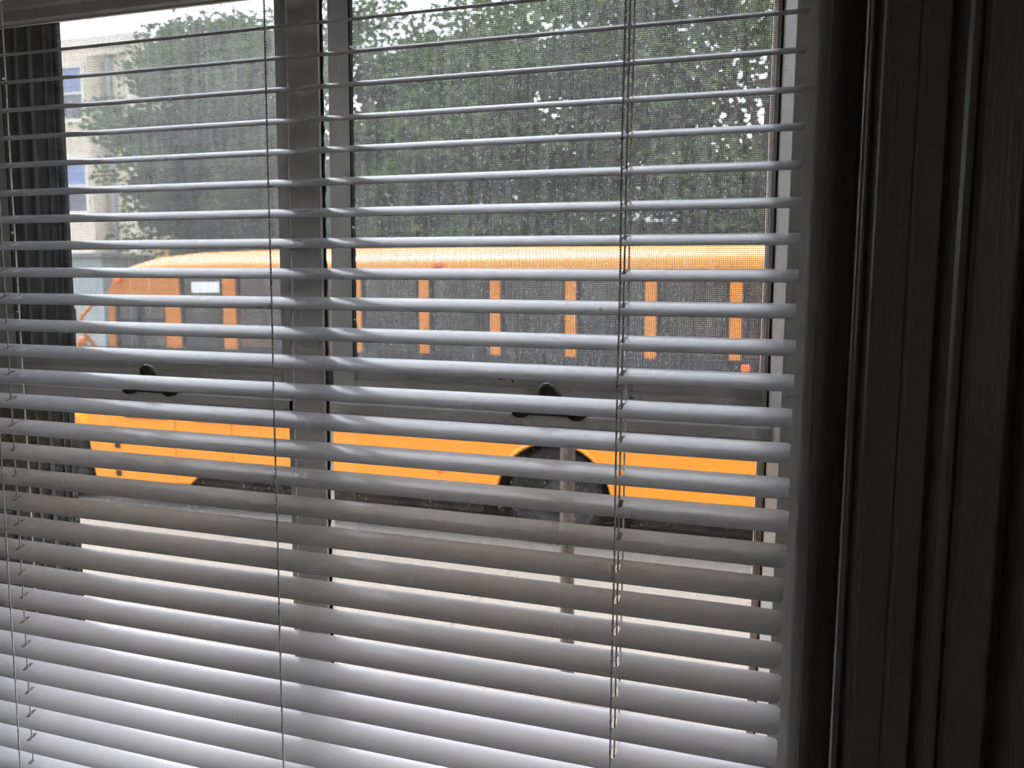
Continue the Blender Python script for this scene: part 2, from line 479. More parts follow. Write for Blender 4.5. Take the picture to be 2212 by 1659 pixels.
    lv.tube([(cx + 0.004, cy - 0.002, cz + 0.006), (cx + 0.001, cy - 0.004, cz + 0.012), (cx - 0.001, cy - 0.006, cz + 0.0165), (cx - 0.0015, cy - 0.007, cz + 0.0205), (cx - 0.0015, cy - 0.0072, cz + 0.0228)], 0.006, 14,
            radii=[0.0078, 0.0072, 0.0066, 0.0054, 0.0022])
    lv_o = part(lv, 'thumb_lever', MT['lock'], lock)
    lv_o.matrix_parent_inverse = Matrix.Identity(4)
    return root
window('window_1', 'left double-hung sash window with grey frame and dusty glass', -0.6840, -0.4000, 0.036, 0.0260, -0.509)
window('window_2', 'right double-hung sash window with grey frame and dusty glass', -0.3335, -0.0215, 0.0190, 0.0320, -0.1635)
# pencil marks left on the right meeting rail
w2 = bpy.data.objects['window_2']
b_ = MB()
for st in ([(-.2129, -.2239), (-.2121, -.2253), (-.2110, -.2256), (-.2095, -.2245)], [(-.2092, -.2231), (-.2086, -.2245), (-.2081, -.2255)],
           [(-.2064, -.2233), (-.2055, -.2243), (-.2044, -.2241), (-.2037, -.2229)], [(-.2029, -.2232), (-.2020, -.2252), (-.2011, -.2276)]):
    b_.tube([(x_, 0.0749, z_) for x_, z_ in st], 0.00042, 6)
o = b_.build('pencil_mark', MT['putty'], w2); o.matrix_parent_inverse = Matrix.Translation(-w2.location)
# peeled sliver of bare wood in the slot beside the centre post
struct(MB().box(-0.4060, -0.4020, 0.150, 0.158, -0.232, -0.160).build('trim_16', MT['weather']), 'peeled sliver of bare wood in the slot beside the centre post')

# ------------------------------------------------------------------ insect screen (18 x 16 wires per inch)
scr = tag(empty('insect_screen', (-0.37, 0.168, -0.226)), 'fine dark wire insect screen behind the upper half of the windows', 'screen')
def scr_part(mb, nm, mt):
    o = mb.build(nm, mt, scr); o.location = (0.37, -0.168, 0.226); return o
SX0, SX1, SZ0, SZ1, SY = -0.7180, -0.0190, -0.2260, 0.1040, 0.168
V, F = [], []
def wire(p, q, r, ax):
    o = len(V)
    for e in (p, q):
        for k in range(4):
            t = PI / 4 + PI / 2 * k
            a, c_ = r * math.cos(t), r * math.sin(t)
            V.append((e[0] + a, e[1] + c_, e[2]) if ax == 'z' else (e[0], e[1] + a, e[2] + c_))
    for k in range(4):
        F.append((o + k, o + (k + 1) % 4, o + 4 + (k + 1) % 4, o + 4 + k))
x = SX0
while x < SX1:
    wire((x, SY, SZ0), (x, SY, SZ1), 0.000185, 'z'); x += 0.001411
mb = MB(); mb.add(V, F)
tag(scr_part(mb, 'upright_wires', MT['screen']), kind='stuff')
V, F = [], []
z = SZ0
while z < SZ1:
    wire((SX0, SY + 0.00026, z), (SX1, SY + 0.00026, z), 0.000185, 'x'); z += 0.001588
mb = MB(); mb.add(V, F)
tag(scr_part(mb, 'cross_wires', MT['screen']), kind='stuff')
scr_part(MB().bevbox(-0.7200, -0.0165, 0.1480, 0.1800, -0.2760, -0.2258, 0.001), 'bottom_bar', MT['fin'])  # extended down unseen behind the meeting rail to shade the middle slats
scr_part(MB().bevbox(-0.7204, -0.7165, 0.1640, 0.1720, -0.2420, 0.1060, 0.0006), 'side_bar', MT['track'])
scr_part(MB().bevbox(-0.0185, -0.0150, 0.1640, 0.1720, -0.2420, 0.1060, 0.0006), 'side_bar', MT['fin'])
scr_part(MB().bevbox(-0.7204, -0.0150, 0.1640, 0.1720, 0.1010, 0.1060, 0.0006), 'top_bar', MT['fin'])

# ------------------------------------------------------------------ venetian blind
PITCHZ, SW, TILT = 0.021, 0.0250, 0.3280
BX0, BX1 = -0.7145, 0.0
LADX = (-0.6120, -0.3500, -0.1025)
blind = tag(empty('venetian_blind', ((BX0 + BX1) / 2, 0, -0.63)), 'white aluminium venetian blind, half open, hanging in front of the windows', 'blind')
BC = Vector(blind.location)
def slat_mesh():
    mm = 0.001
    rows = [-12.5, -12.1, -11.4, -10.2, -8.5, -6.2, -4.0, -3.0, -0.5, 2.0, 5.0, 6.0, 8.5, 10.2, 11.4, 12.1, 12.5]
    cx = (BX0 + BX1) / 2
    xs = set()
    L = (BX1 - BX0) / 2
    n = 26
    for i in range(n + 1):
        xs.add(round(-L + 2 * L * i / n, 5))
    holes = [LADX[0] - cx, LADX[2] - cx]
    xs = [x for x in xs if all(abs(x - h) > 0.004 for h in holes)]
    for h in holes:
        xs += [h - 0.0017, h - 0.0007, h + 0.0007, h + 0.0017]
    # columns close to the ends so the corners round off
    xs += [-L + 0.004, L - 0.004]
    xs = sorted(xs)
    sag = 0.0017
    def pos(x, s, top):
        a = abs(s)
        r = 4.0
        end = 0.0
        if a > 12.5 - r:
            q = min(r, a - (12.5 - r))
            end = (r - math.sqrt(max(0, r * r - q * q))) * mm
        xx = max(-L + end, min(L - end, x))
        z = sag * (1 - (s / 12.5) ** 2) - sag * 0.5
        nz = Vector((0, 2 * sag * s / 12.5 / (12.5 * mm), 1)).normalized()
        p = Vector((xx, s * mm, z))
        if not top: p -= nz * 0.00022
        return p
    b_ = MB()
    for top in (True, False):
        v = [pos(x, s, top) for x in xs for s in rows]
        nr = len(rows)
        f = []
        def hole_col(i):
            xm = (xs[i] + xs[i + 1]) / 2
            for h in holes:
                d = xm - h
                if abs(d) < 0.0018: return (h, d)
            return None
        for i in range(len(xs) - 1):
            hc = hole_col(i)
            for j in range(nr - 1):
                A, B, C_, D = i * nr + j, (i + 1) * nr + j, (i + 1) * nr + j + 1, i * nr + j + 1
                s0, s1 = rows[j], rows[j + 1]
                quad = (A, B, C_, D)
                if hc:
                    h, d = hc
                    if abs(d) < 0.0005:
                        if s0 >= -4.01 and s1 <= 6.01: continue
                    else:
                        if s0 >= -3.01 and s1 <= 5.01: continue
                        if abs(s0 + 4) < .01:      # front end of the slot
                            quad = (A, B, D) if d < 0 else (A, B, C_)
                        elif abs(s1 - 6) < .01:
                            quad = (A, C_, D) if d < 0 else (B, C_, D)
                f.append(quad if top else tuple(reversed(quad)))
        b_.add(v, f, True)
    # rims
    for sgn, s in ((-1, -12.5), (1, 12.5)):
        v = []
        for x in xs:
            v += [pos(x, s, True), pos(x, s, False)]
        f = []
        for i in range(len(xs) - 1):
            q = (2 * i, 2 * i + 1, 2 * i + 3, 2 * i + 2)
            f.append(q if sgn < 0 else q[::-1])
        b_.add(v, f)
    return b_.mesh('slat')
sm = slat_mesh()
sm.materials.append(MT['slat'])
IDX = range(-4, 29)
tilts = {}
for i in IDX:
    o = bpy.data.objects.new('slat', sm)
    COL.objects.link(o)
    o.parent = blind
    t = TILT + random.uniform(-0.012, 0.012)
    tilts[i] = t
    o.location = Vector(((BX0 + BX1) / 2 + random.uniform(-0.0006, 0.0006), 0, -i * PITCHZ + random.uniform(-0.00025, 0.00025))) - BC
    o.rotation_euler = (t, random.uniform(-0.0007, 0.0007), 0)
TOPZ, BOTZ = 4 * PITCHZ + 0.020, -28 * PITCHZ - 0.024
def blind_part(mb, nm, mt, par=blind):
    o = mb.build(nm, mt)
    o.parent = par
    o.matrix_parent_inverse = Matrix.Translation(-BC)
    return o
blind_part(MB().bevbox(BX0 - 0.002, BX1 + 0.002, -0.0130, 0.0130, TOPZ, TOPZ + 0.026, 0.002), 'head_rail', MT['slat'])
br = blind_part(MB().bevbox(BX0, BX1, -0.0125, 0.0125, BOTZ - 0.009, BOTZ, 0.003), 'bottom_rail', MT['slat'])
def twisted(x, y, z0, z1, r=0.00043, lay=0.0036):
    """two-strand twisted string"""
    v, f = [], []
    n = int(abs(z1 - z0) / lay * 7)
    k5 = 5
    for s_ in (0, 1):
        o = len(v)
        for i in range(n + 1):
            z_ = z0 + (z1 - z0) * i / n
            a = 2 * PI * (z_ / lay) + s_ * PI
            wob = 0.00018 * math.sin(z_ * 37 + x * 50)
            cx_, cy_ = x + wob + r * 0.8 * math.cos(a), y + r * 0.8 * math.sin(a)
            for k in range(k5):
                t = 2 * PI * k / k5
                v.append((cx_ + r * math.cos(t), cy_ + r * math.sin(t), z_))
        for i in range(n):
            for k in range(k5):
                f.append((o + i * k5 + k, o + i * k5 + (k + 1) % k5, o + (i + 1) * k5 + (k + 1) % k5, o + (i + 1) * k5 + k))
    return v, f
HW = SW / 2 + 0.0006
for li, lx in enumerate(LADX):
    b_ = MB()
    dy = HW * math.cos(TILT)
    for sgn in (-1, 1):
        v, f = twisted(lx, sgn * (dy + 0.0002), TOPZ, BOTZ)
        b_.add(v, f, True)
    for i in IDX:                                         # rungs under each slat
        t = tilts[i]
        for k in (-0.0012, 0.0012):
            pts = []
            for s in (-1.0, -0.5, 0, 0.5, 1.0):
                yy = s * HW; zz = 0.0017 * (1 - s * s) - 0.00085 - 0.0007
                pts.append((lx + k * (1 - abs(s)), yy * math.cos(t) - zz * math.sin(t), -i * PITCHZ + yy * math.sin(t) + zz * math.cos(t)))
            b_.tube(pts, 0.00022, 5, caps=False)
    blind_part(b_, 'ladder_string', MT['cord'])
for lx in (LADX[0], LADX[2]):
    b_ = MB()
    b_.tube([(lx + 0.0002, 0.0004, TOPZ), (lx - 0.0002, 0.0002, (TOPZ + BOTZ) / 2), (lx, 0.0004, BOTZ)], 0.00062, 8)
    blind_part(b_, 'lift_cord', MT['lift'])

# ================================================================== the street
GT = 0.0125                                   # the street rises a little to the right
ROAD = CAMZ - 2.42
def gz(x, base): return base + GT * (x + 2.2)
MT['asphalt'] = simple('asphalt', (0.16, 0.16, 0.16), 0.9, var=0.25, scale=40, bmp=0.3, bdist=0.004)
m, nt, b, o = mat('sunlit_concrete')
nz, rp = noise_ramp(nt, 9.0, (0.070, 0.0626, 0.0535), (0.087, 0.078, 0.067), 0.3, 0.7, detail=6, rough=0.7)
n2, r2 = noise_ramp(nt, 90.0, (0.80,) * 3, (1, 1, 1), 0.35, 0.6, detail=3)
mx = nt.nodes.new('ShaderNodeMix'); mx.data_type = 'RGBA'; mx.blend_type = 'MULTIPLY'; mx.inputs['Factor'].default_value = 1.0
nt.links.new(rp.outputs['Color'], mx.inputs['A']); nt.links.new(r2.outputs['Color'], mx.inputs['B'])
nt.links.new(mx.outputs['Result'], b.inputs['Base Color'])
b.inputs['Roughness'].default_value = 0.95
bump(nt, b, n2.outputs['Fac'], 0.3, 0.003)
MT['concrete'] = m
MT['dirt'] = simple('bare_earth', (0.20, 0.16, 0.11), 0.95, var=0.4, scale=5)
MT['grass'] = simple('lawn', (0.07, 0.12, 0.035), 0.95, var=0.5, scale=9)

def ground_piece(x0, x1, y0, y1, base, th=0.12):
    v = []
    for zoff in (-th, 0):
        for y in (y0, y1):
            for x in (x0, x1):
                v.append((x, y, gz(x, base) + zoff))
    return MB().add(v, [(0, 2, 3, 1), (4, 5, 7, 6), (0, 1, 5, 4), (2, 6, 7, 3), (0, 4, 6, 2), (1, 3, 7, 5)])
def multi(*a):
    b_ = MB()
    for p in a:
        q = ground_piece(*p)
        b_.add(q.v, q.f)
    return b_
SIDE = ROAD
struct(ground_piece(-60, 30, 6.90, 15.0, ROAD - 0.004).build('road', MT['concrete']), 'pale concrete street under the bus')
sw = struct(ground_piece(-40, 20, 1.0, 6.90, SIDE - 0.03, 0.15).build('pavement', MT['concrete']), 'pale sunlit concrete pavement before the bus')
for i in range(-8, 4):                                     # the poured slabs near enough to be seen
    for j, (ya, yb) in enumerate(((1.02, 4.00), (4.006, 6.898))):
        ground_piece(i * 2.9 + 0.54, i * 2.9 + 3.435, ya, yb, SIDE, 0.06).build('paving_slab', MT['concrete'], sw)
struct(ground_piece(-40, 20, 0.3, 1.0, SIDE - 0.01).build('yard', MT['dirt']), 'strip of ground below the window')
struct(multi((-60, 30, 15.0, 17.4, ROAD + 0.12), (-150, 150, 17.4, 160, ROAD + 0.10)).build('far_verge', MT['grass']), 'grass verge across the street')

# rusty post on the sidewalk
m, nt, b, o = mat('rusty_steel')
nz, rp = noise_ramp(nt, 30.0, (0.016, 0.010, 0.009), (0.050, 0.028, 0.022), 0.35, 0.7, detail=6, mapping=(1, 1, 0.5))
nt.links.new(rp.outputs['Color'], b.inputs['Base Color']); b.inputs['Roughness'].default_value = 0.85
MT['rust'] = m
pb = tag(empty('bollard', (-1.300, 4.18, gz(-1.300, SIDE))), 'rusty brown steel post standing on the pale pavement before the bus wheel', 'post')
b_ = MB(); b_.tube([(0.012, 0, 0), (0.0, 0, 0.75), (-0.006, 0, 1.50)], 0.041, 20); b_.build('pipe', MT['rust'], pb)
b_ = MB(); b_.tube([(-0.006, 0, 1.50), (-0.006, 0, 1.525), (-0.006, 0, 1.54)], 0.04, 20, radii=[0.043, 0.040, 0.020]); b_.build('cap', MT['rust'], pb)

# ------------------------------------------------------------------ school bus
m, nt, b, o = mat('school_bus_yellow')
nz, rp = noise_ramp(nt, 1.2, (0.42, 0.132, 0.006), (0.46, 0.146, 0.007), 0.3, 0.7)
nt.links.new(rp.outputs['Color'], b.inputs['Base Color'])
b.inputs['Roughness'].default_value = 0.38
b.inputs['Specular IOR Level'].default_value = 0.35
MT['bus'] = m
MT['rubber'] = simple('tyre_rubber', (0.013, 0.012, 0.012), 0.95, var=0.3, scale=30, spec=0.1)
MT['hub'] = simple('grey_wheel_steel', (0.020, 0.019, 0.019), 0.95, metal=0.0, var=0.3, scale=12, spec=0.1)
MT['under'] = simple('black_underbody', (0.010, 0.008, 0.007), 0.95, var=0.4, scale=4, spec=0.05)
MT['seatv'] = simple('brown_seat_vinyl', (0.085, 0.070, 0.066), 0.6, var=0.15, scale=5)
MT['inner'] = simple('grey_bus_interior', (0.16, 0.15, 0.145), 0.7, var=0.1)
MT['frame'] = simple('dark_window_frame', (0.020, 0.019, 0.019), 0.9, var=0.2, spec=0.1)
MT['busglass'] = glass_mat('tinted_bus_glass', 0, 0, tint=(0.62, 0.62, 0.64), refl=0.055)
MT['white'] = simple('white_sheet', (0.78, 0.85, 0.84), 0.5, var=0.05)
MT['lamp_red'] = simple('amber_red_lens', (0.75, 0.10, 0.02), 0.25, var=0.1)
MT['seam'] = simple('dark_panel_joint', (0.20, 0.075, 0.008), 0.7, var=0.2)

bus = tag(empty('school_bus', (-2.2, 7.0, ROAD)), 'yellow school bus parked along the street, seen from its side', 'bus')
bus.rotation_euler = (0, -GT, 0)
def bp(mb, nm, mt, par=bus): return mb.build(nm, mt, par)
WB = 2.30                                         # body width
X0, X1 = -4.97, 3.60                              # cab front wall, rear end (local x = world x + 2.2)
SILL, HEAD = 1.745, 2.515
AX, AZ, AR = -0.02, 0.42, 0.565                   # rear wheel arch
FX, FZ_ = -5.92, 0.40                             # front axle
def side_outline():
    p = [(X0, 0.30), (-4.05, 0.30), (-3.98, 0.36), (-3.95, 0.47)]
    zb = 0.495
    a0 = math.asin((zb - AZ) / AR)
    p.append((AX - AR * math.cos(a0), zb))
    for k in range(1, 24):
        t = PI - a0 - (PI - 2 * a0) * k / 24
        p.append((AX + AR * math.cos(t), AZ + AR * math.sin(t)))
    p += [(AX + AR * math.cos(a0), zb + 0.015), (X1, 0.52), (X1, SILL), (X0, SILL)]
    # the cowl's wheel-well edge slants back towards its foot
    p = [(X0 - 0.34, 0.27)] + p[1:] + [(X0 - 0.42, SILL), (X0 - 0.42, 0.80), (X0 - 0.40, 0.62)]
    return p
so = side_outline()
def plate(outline, y0, y1):
    bm = bmesh.new()
    vs0 = [bm.verts.new((x_, y0, z_)) for x_, z_ in outline]
    vs1 = [bm.verts.new((x_, y1, z_)) for x_, z_ in outline]
    n = len(outline)
    f0 = bm.faces.new(vs0); f1 = bm.faces.new(vs1[::-1])
    for i in range(n):
        bm.faces.new((vs0[i], vs1[i], vs1[(i + 1) % n], vs0[(i + 1) % n]))
    bmesh.ops.recalc_face_normals(bm, faces=bm.faces)
    bmesh.ops.triangulate(bm, faces=[f0, f1])
    bm.verts.index_update()
    b_ = MB(); b_.add([q.co[:] for q in bm.verts], [[q.index for q in f.verts] for f in bm.faces])
    bm.free()
    return b_
bp(plate(so, 0.0, 0.05), 'side_panel', MT['bus'])
bp(plate(so, WB - 0.05, WB), 'side_panel', MT['bus'])
bp(MB().box(X1 - 0.05, X1, 0.05, WB - 0.05, 0.52, HEAD), 'rear_wall', MT['bus'])
bp(MB().box(X0 - 0.3, X1 - 0.05, 0.05, WB - 0.05, 1.02, 1.08), 'cabin_floor', MT['inner'])
bp(MB().box(X0 - 0.3, -0.75, 0.10, WB - 0.10, 0.24, 1.02).box(0.72, X1 - 0.1, 0.10, WB - 0.10, 0.24, 1.02).box(-0.75, 0.72, 0.42, WB - 0.42, 0.20, 1.02), 'underbody', MT['under'])  # boxes lowered to block light and keep the ground beneath dark
# raised lip of the wheel arch
lip = [(AX + AR * math.cos(t), -0.006, AZ + AR * math.sin(t)) for t in [0.14 + (PI - 0.28) * k / 32 for k in range(33)]]
b_ = MB(); b_.tube(lip, 0.022, 8); bp(b_, 'arch_lip', MT['bus'])
# roof: arched section, rolled down at the cab
def roof_sec(dz, sx):
    p = []
    for k in range(25):
        t = PI * k / 24
        c, s_ = math.cos(t), math.sin(t)
        p.append((WB / 2 - (WB / 2) * math.copysign(abs(c) ** 0.72, c) * sx, HEAD + 0.02 + (0.245 * abs(s_) ** 0.72) * dz))
    return p
secs = [(X1 + 0.02, 0.55, 0.97), (X1 - 0.10, 0.9, 1.0), (X1 - 0.35, 1.0, 1.005), (-3.6, 1.0, 1.005), (-4.20, 0.96, 1.005), (-4.55, 0.82, 1.0), (-4.75, 0.55, 0.99), (-4.87, 0.18, 0.97)]
v, f = [], []
for xx, dz, sx in secs:
    v += [(xx, y, z) for y, z in roof_sec(dz, sx)]
for i in range(len(secs) - 1):
    for k in range(24):
        f.append((i * 25 + k, (i + 1) * 25 + k, (i + 1) * 25 + k + 1, i * 25 + k + 1))
b_ = MB(); b_.add(v, f, True)
b_.add(v, [tuple(range(24, -1, -1)), tuple((len(secs) - 1) * 25 + k for k in range(25))])
b_.box(-4.74, X1, 0.004, WB - 0.004, HEAD + 0.006, HEAD + 0.03)
bp(b_, 'roof', MT['bus'])
b_ = MB(); b_.extrude_x([(-0.012, HEAD - 0.012), (0.01, HEAD - 0.012), (0.01, HEAD + 0.03), (-0.012, HEAD + 0.02)], -4.75, X1); bp(b_, 'drip_rail', MT['bus'])
# visor cap over the windscreen: near side panel above the driver's window
bp(plate([(-4.87, HEAD + 0.05), (-5.03, 2.31), (-4.96, 2.27), (-4.268, 2.285), (-4.268, HEAD), (-4.75, HEAD + 0.02)], 0.0, 0.05), 'visor_panel', MT['bus'])
bp(MB().add([(-4.87, 0.05, HEAD + 0.05), (-4.87, WB - 0.05, HEAD + 0.05), (-5.03, WB - 0.05, 2.31), (-5.03, 0.05, 2.31), (-4.80, 0.05, HEAD + 0.03), (-4.80, WB - 0.05, HEAD + 0.03), (-4.96, WB - 0.05, 2.31), (-4.96, 0.05, 2.31)],
            [(0, 1, 2, 3), (7, 6, 5, 4), (3, 2, 6, 7), (0, 4, 5, 1)]), 'visor', MT['bus'])
bp(plate([(-4.87, HEAD + 0.05), (-5.03, 2.31), (-4.96, 2.27), (-4.268, 2.285), (-4.268, HEAD), (-4.75, HEAD + 0.02)], WB - 0.05, WB), 'visor_panel', MT['bus'])
# posts between the windows
posts = [(-4.172, 0.195), (-3.463, 0.160), (-2.72, 0.105)]
xs_ = -1.997
while xs_ < X1 - 0.25:
    posts.append((xs_, 0.100)); xs_ += 0.7120
posts.append((X1 - 0.06, 0.12))
for side, (ya, yb) in enumerate(((0.0, 0.05), (WB - 0.05, WB))):
    for xc, wd in posts:
        bp(MB().bevbox(xc - wd / 2, xc + wd / 2, ya, yb, SILL - 0.01, HEAD + 0.005, 0.008), 'window_post', MT['bus'])
    # windscreen post, raked
    bp(plate([(-5.01, 2.31), (-4.93, 2.31), (-4.945, SILL), (-5.03, SILL)], ya, yb), 'windscreen_post', MT['bus'])
# panes with dark frames, split by a cross bar
edges = [(-4.93, -4.172 - 0.098, SILL, 2.275)]
for (xa, wa), (xb, wb_) in zip(posts[:-1], posts[1:]):
    edges.append((xa + wa / 2, xb - wb_ / 2, SILL, HEAD))
for side, (ya, yg) in enumerate(((0.012, 0.030), (WB - 0.040, WB - 0.030))):
    for k, (xa, xb, za, zb) in enumerate(edges):
        fw = 0.028
        b_ = MB()
        b_.box(xa, xa + fw, ya, ya + 0.028, za, zb).box(xb - fw, xb, ya, ya + 0.028, za, zb)
        b_.box(xa + fw, xb - fw, ya, ya + 0.028, zb - fw, zb).box(xa + fw, xb - fw, ya, ya + 0.028, za, za + fw)
        zm = za + (zb - za) * 0.56
        b_.box(xa + fw, xb - fw, ya, ya + 0.024, zm - 0.014, zm + 0.014)
        if k == 0:
            b_.box((xa + xb) / 2 - 0.05, (xa + xb) / 2 + 0.02, ya, ya + 0.024, za, zb)
        wf = bp(b_, 'window_frame', MT['frame'])
        bp(MB().box(xa + fw, xb - fw, yg, yg + 0.004, za + fw, zb - fw), 'pane', MT['busglass'], wf)
# white sheet behind the top of the window next to the driver's
bp(MB().box(-3.935, -3.590, 0.020, 0.024, 2.33, 2.435), 'white_sheet', MT['white'])
# rub rails, belt and panel joints
bp(MB().bevbox(X0 - 0.38, X1, -0.020, 0.004, 1.635, 1.752, 0.006), 'rub_rail', MT['black'])
bp(MB().bevbox(-0.03 - 3.92, X1, -0.022, 0.0, 0.985, 1.055, 0.006), 'rub_rail', MT['black'])
bp(MB().bevbox(X0 + 0.10, X0 + 0.68, -0.018, 0.0, 0.985, 1.055, 0.006), 'rub_rail', MT['black'])
for xx in (-4.215, -3.50):
    bp(MB().box(xx - 0.006, xx + 0.006, -0.003, 0.0, 0.32 if xx < -4 else 0.50, 1.63), 'panel_joint', MT['seam'])
for zz in (0.67, 0.36):
    bp(MB().bevbox(-5.025, -4.965, -0.018, 0.004, zz - 0.03, zz + 0.03, 0.004), 'cowl_hinge', MT['black'])
# lamps and reflector
def dome(cx_, cz_, r, mt, nm, y=0.0, d=0.02):
    b_ = MB(); b_.lathe_y([(r, y), (r * 0.95, y - d * 0.5), (r * 0.6, y - d), (0.0, y - d * 1.1)], 20, (cx_, 0, cz_)); return bp(b_, nm, mt)
b_ = MB(); b_.bevbox(-1.175, -1.085, -0.045, 0.02, HEAD + 0.045, HEAD + 0.090, 0.012); bp(b_, 'marker_lamp', MT['lamp_red'])
b_ = MB(); b_.bevbox(-4.90, -4.81, -0.035, 0.01, 2.44, 2.485, 0.010); bp(b_, 'marker_lamp', MT['lamp_red'])
dome(-1.144, 0.645, 0.036, MT['lamp_red'], 'side_reflector')
b_ = MB(); b_.bevbox(1.62, 1.69, -0.04, 0.0, 1.655, 1.72, 0.01); bp(b_, 'marker_lamp', MT['lamp_red'])
# hood, fender, windscreen
hood = []
for xx, zt, hw in ((X0 - 0.10, 1.66, 1.08), (X0 - 0.5, 1.63, 1.04), (X0 - 1.2, 1.55, 0.98), (X0 - 1.75, 1.44, 0.92), (X0 - 1.95, 1.28, 0.88)):
    sec = []
    for k in range(13):
        t = PI * k / 12
        c, s_ = math.cos(t), math.sin(t)
        sec.append((xx, WB / 2 - hw * math.copysign(abs(c) ** 0.5, c), zt - 0.45 + 0.45 * abs(s_) ** 0.5))
    hood.append([(xx, WB / 2 - hw, 0.9)] + sec + [(xx, WB / 2 + hw, 0.9)])
v = [p for s_ in hood for p in s_]; n = len(hood[0]); f = []
for i in range(len(hood) - 1):
    for k in range(n - 1):
        f.append((i * n + k, (i + 1) * n + k, (i + 1) * n + k + 1, i * n + k + 1))
b_ = MB(); b_.add(v, f, True); b_.add(v, [tuple((len(hood) - 1) * n + k for k in range(n))]); bp(b_, 'hood', MT['bus'])
fen = [(FX + 0.60 * math.cos(t), FZ_ + 0.60 * math.sin(t)) for t in [0.72 + (PI - 0.9) * k / 16 for k in range(17)]]
outer = [(FX + 0.72 * math.cos(t), FZ_ + 0.70 * math.sin(t)) for t in [0.72 + (PI - 0.9) * k / 16 for k in range(17)]]
bp(plate(outer[::-1] + fen, -0.03, 0.55), 'fender', MT['bus'])
b_ = MB(); b_.add([(X0 - 0.06, 0.08, SILL), (X0 - 0.06, WB - 0.08, SILL), (X0 + 0.02, WB - 0.08, 2.30), (X0 + 0.02, 0.08, 2.30)], [(0, 1, 2, 3)]); bp(b_, 'windscreen', MT['busglass'])
# wheels
def wheel(cx_, cz_, y, r, nm='wheel'):
    b_ = MB()
    b_.lathe_y([(r * 0.62, 0.02), (r * 0.66, -0.005), (r * 0.90, -0.015), (r * 0.985, 0.02), (r, 0.06), (r, 0.20), (r * 0.97, 0.25), (r * 0.6, 0.26)], 40, (cx_, y, cz_))
    t = bp(b_, nm, MT['rubber'])
    b_ = MB()
    b_.lathe_y([(r * 0.63, 0.02), (r * 0.60, 0.03), (r * 0.52, 0.10), (r * 0.30, 0.11), (r * 0.26, 0.03), (r * 0.16, 0.01), (0, 0.005)], 32, (cx_, y, cz_))
    for k in range(8):
        a = 2 * PI * k / 8
        b_.lathe_y([(0.014, 0.105), (0.014, 0.07), (0, 0.068)], 8, (cx_ + r * 0.40 * math.cos(a), y, cz_ + r * 0.40 * math.sin(a)))
    bp(b_, 'hub', MT['hub'], t)
wheel(AX, 0.455, 0.06, 0.455); wheel(AX, 0.455, WB - 0.36, 0.455)
wheel(FX, 0.455, 0.10, 0.455); wheel(FX, 0.455, WB - 0.40, 0.455)
# mirrors
b_ = MB(); b_.bevbox(-5.37, -5.25, -0.28, -0.20, 1.90, 2.17, 0.02); mi = bp(b_, 'mirror', MT['black'])
b_ = MB(); b_.tube([(-5.02, 0.02, 2.25), (-5.13, -0.12, 2.20), (-5.19, -0.20, 2.08), (-5.20, -0.22, 1.95), (-5.12, -0.1, 1.75)], 0.022, 8); bp(b_, 'mirror_arm', MT['bus'], mi)
b_ = MB(); b_.lathe_y([(0.0, -0.05), (0.055, -0.03), (0.07, 0.0), (0.0, 0.02)], 16, (-5.22, -0.18, 1.80)); bp(b_, 'convex_mirror', MT['bus'], mi)
# seats: benches either side of the aisle
sb = MB(); sb.bevbox(0, 0.10, 0, 0.92, 0, 0.62, 0.04); sb.bevbox(-0.42, 0.02, 0, 0.92, 0.0, 0.12, 0.03)
seat_me = sb.mesh('seat'); seat_me.materials.append(MT['seatv'])
for k in range(9):
    for ya in (0.10, WB - 1.02):
        o = bpy.data.objects.new('seat', seat_me); COL.objects.link(o); o.parent = bus
        o.location = (-3.05 + 0.72 * k, ya, 1.42)
b_ = MB(); b_.bevbox(-4.25, -4.13, 0.25, 0.80, 1.40, 2.12, 0.05); bp(b_, 'driver_seat', MT['seatv'])

# ------------------------------------------------------------------ houses across the street
m, nt, b, o = mat('beige_clapboard')
tc = nt.nodes.new('ShaderNodeTexCoord'); sp = nt.nodes.new('ShaderNodeSeparateXYZ')
nt.links.new(tc.outputs['Object'], sp.inputs[0])
mu_ = nt.nodes.new('ShaderNodeMath'); mu_.operation = 'MULTIPLY'; mu_.inputs[1].default_value = 8.0
fr = nt.nodes.new('ShaderNodeMath'); fr.operation = 'FRACT'
nt.links.new(sp.outputs['Z'], mu_.inputs[0]); nt.links.new(mu_.outputs[0], fr.inputs[0])
b.inputs['Base Color'].default_value = (0.72, 0.64, 0.50, 1)
b.inputs['Roughness'].default_value = 0.8
bump(nt, b, fr.outputs[0], 0.8, 0.03)
MT['clap'] = m
MT['trimw'] = simple('pale_house_trim', (0.74, 0.69, 0.58), 0.7, var=0.08)
MT['winblue'] = simple('dark_blue_glass', (0.05, 0.06, 0.10), 0.08, var=0.2)
MT['shade'] = simple('blue_window_shade', (0.16, 0.22, 0.40), 0.6, var=0.15)
MT['slate'] = simple('grey_slate_roof', (0.16, 0.16, 0.17), 0.8, var=0.25, scale=6)
MT['tan'] = simple('tan_stucco', (0.55, 0.33, 0.16), 0.9, var=0.12, scale=2)
MT['greyw'] = simple('grey_painted_wall', (0.32, 0.34, 0.37), 0.85, var=0.1, scale=2)
HY = 24.0
HB = ROAD + 0.12
house = tag(empty('clapboard_house', (-26.0, HY, HB)), 'tall beige clapboard house with blue shaded windows beyond the bus front', 'house')
def hp(mb, nm, mt, par=house):
    o = mb.build(nm, mt, par)
    if par is house: o.location = -house.location
    return o
zc = CAMZ
hp(MB().box(-33.0, -22.35, HY, HY + 9, HB, zc + 7.7), 'wall', MT['clap'])
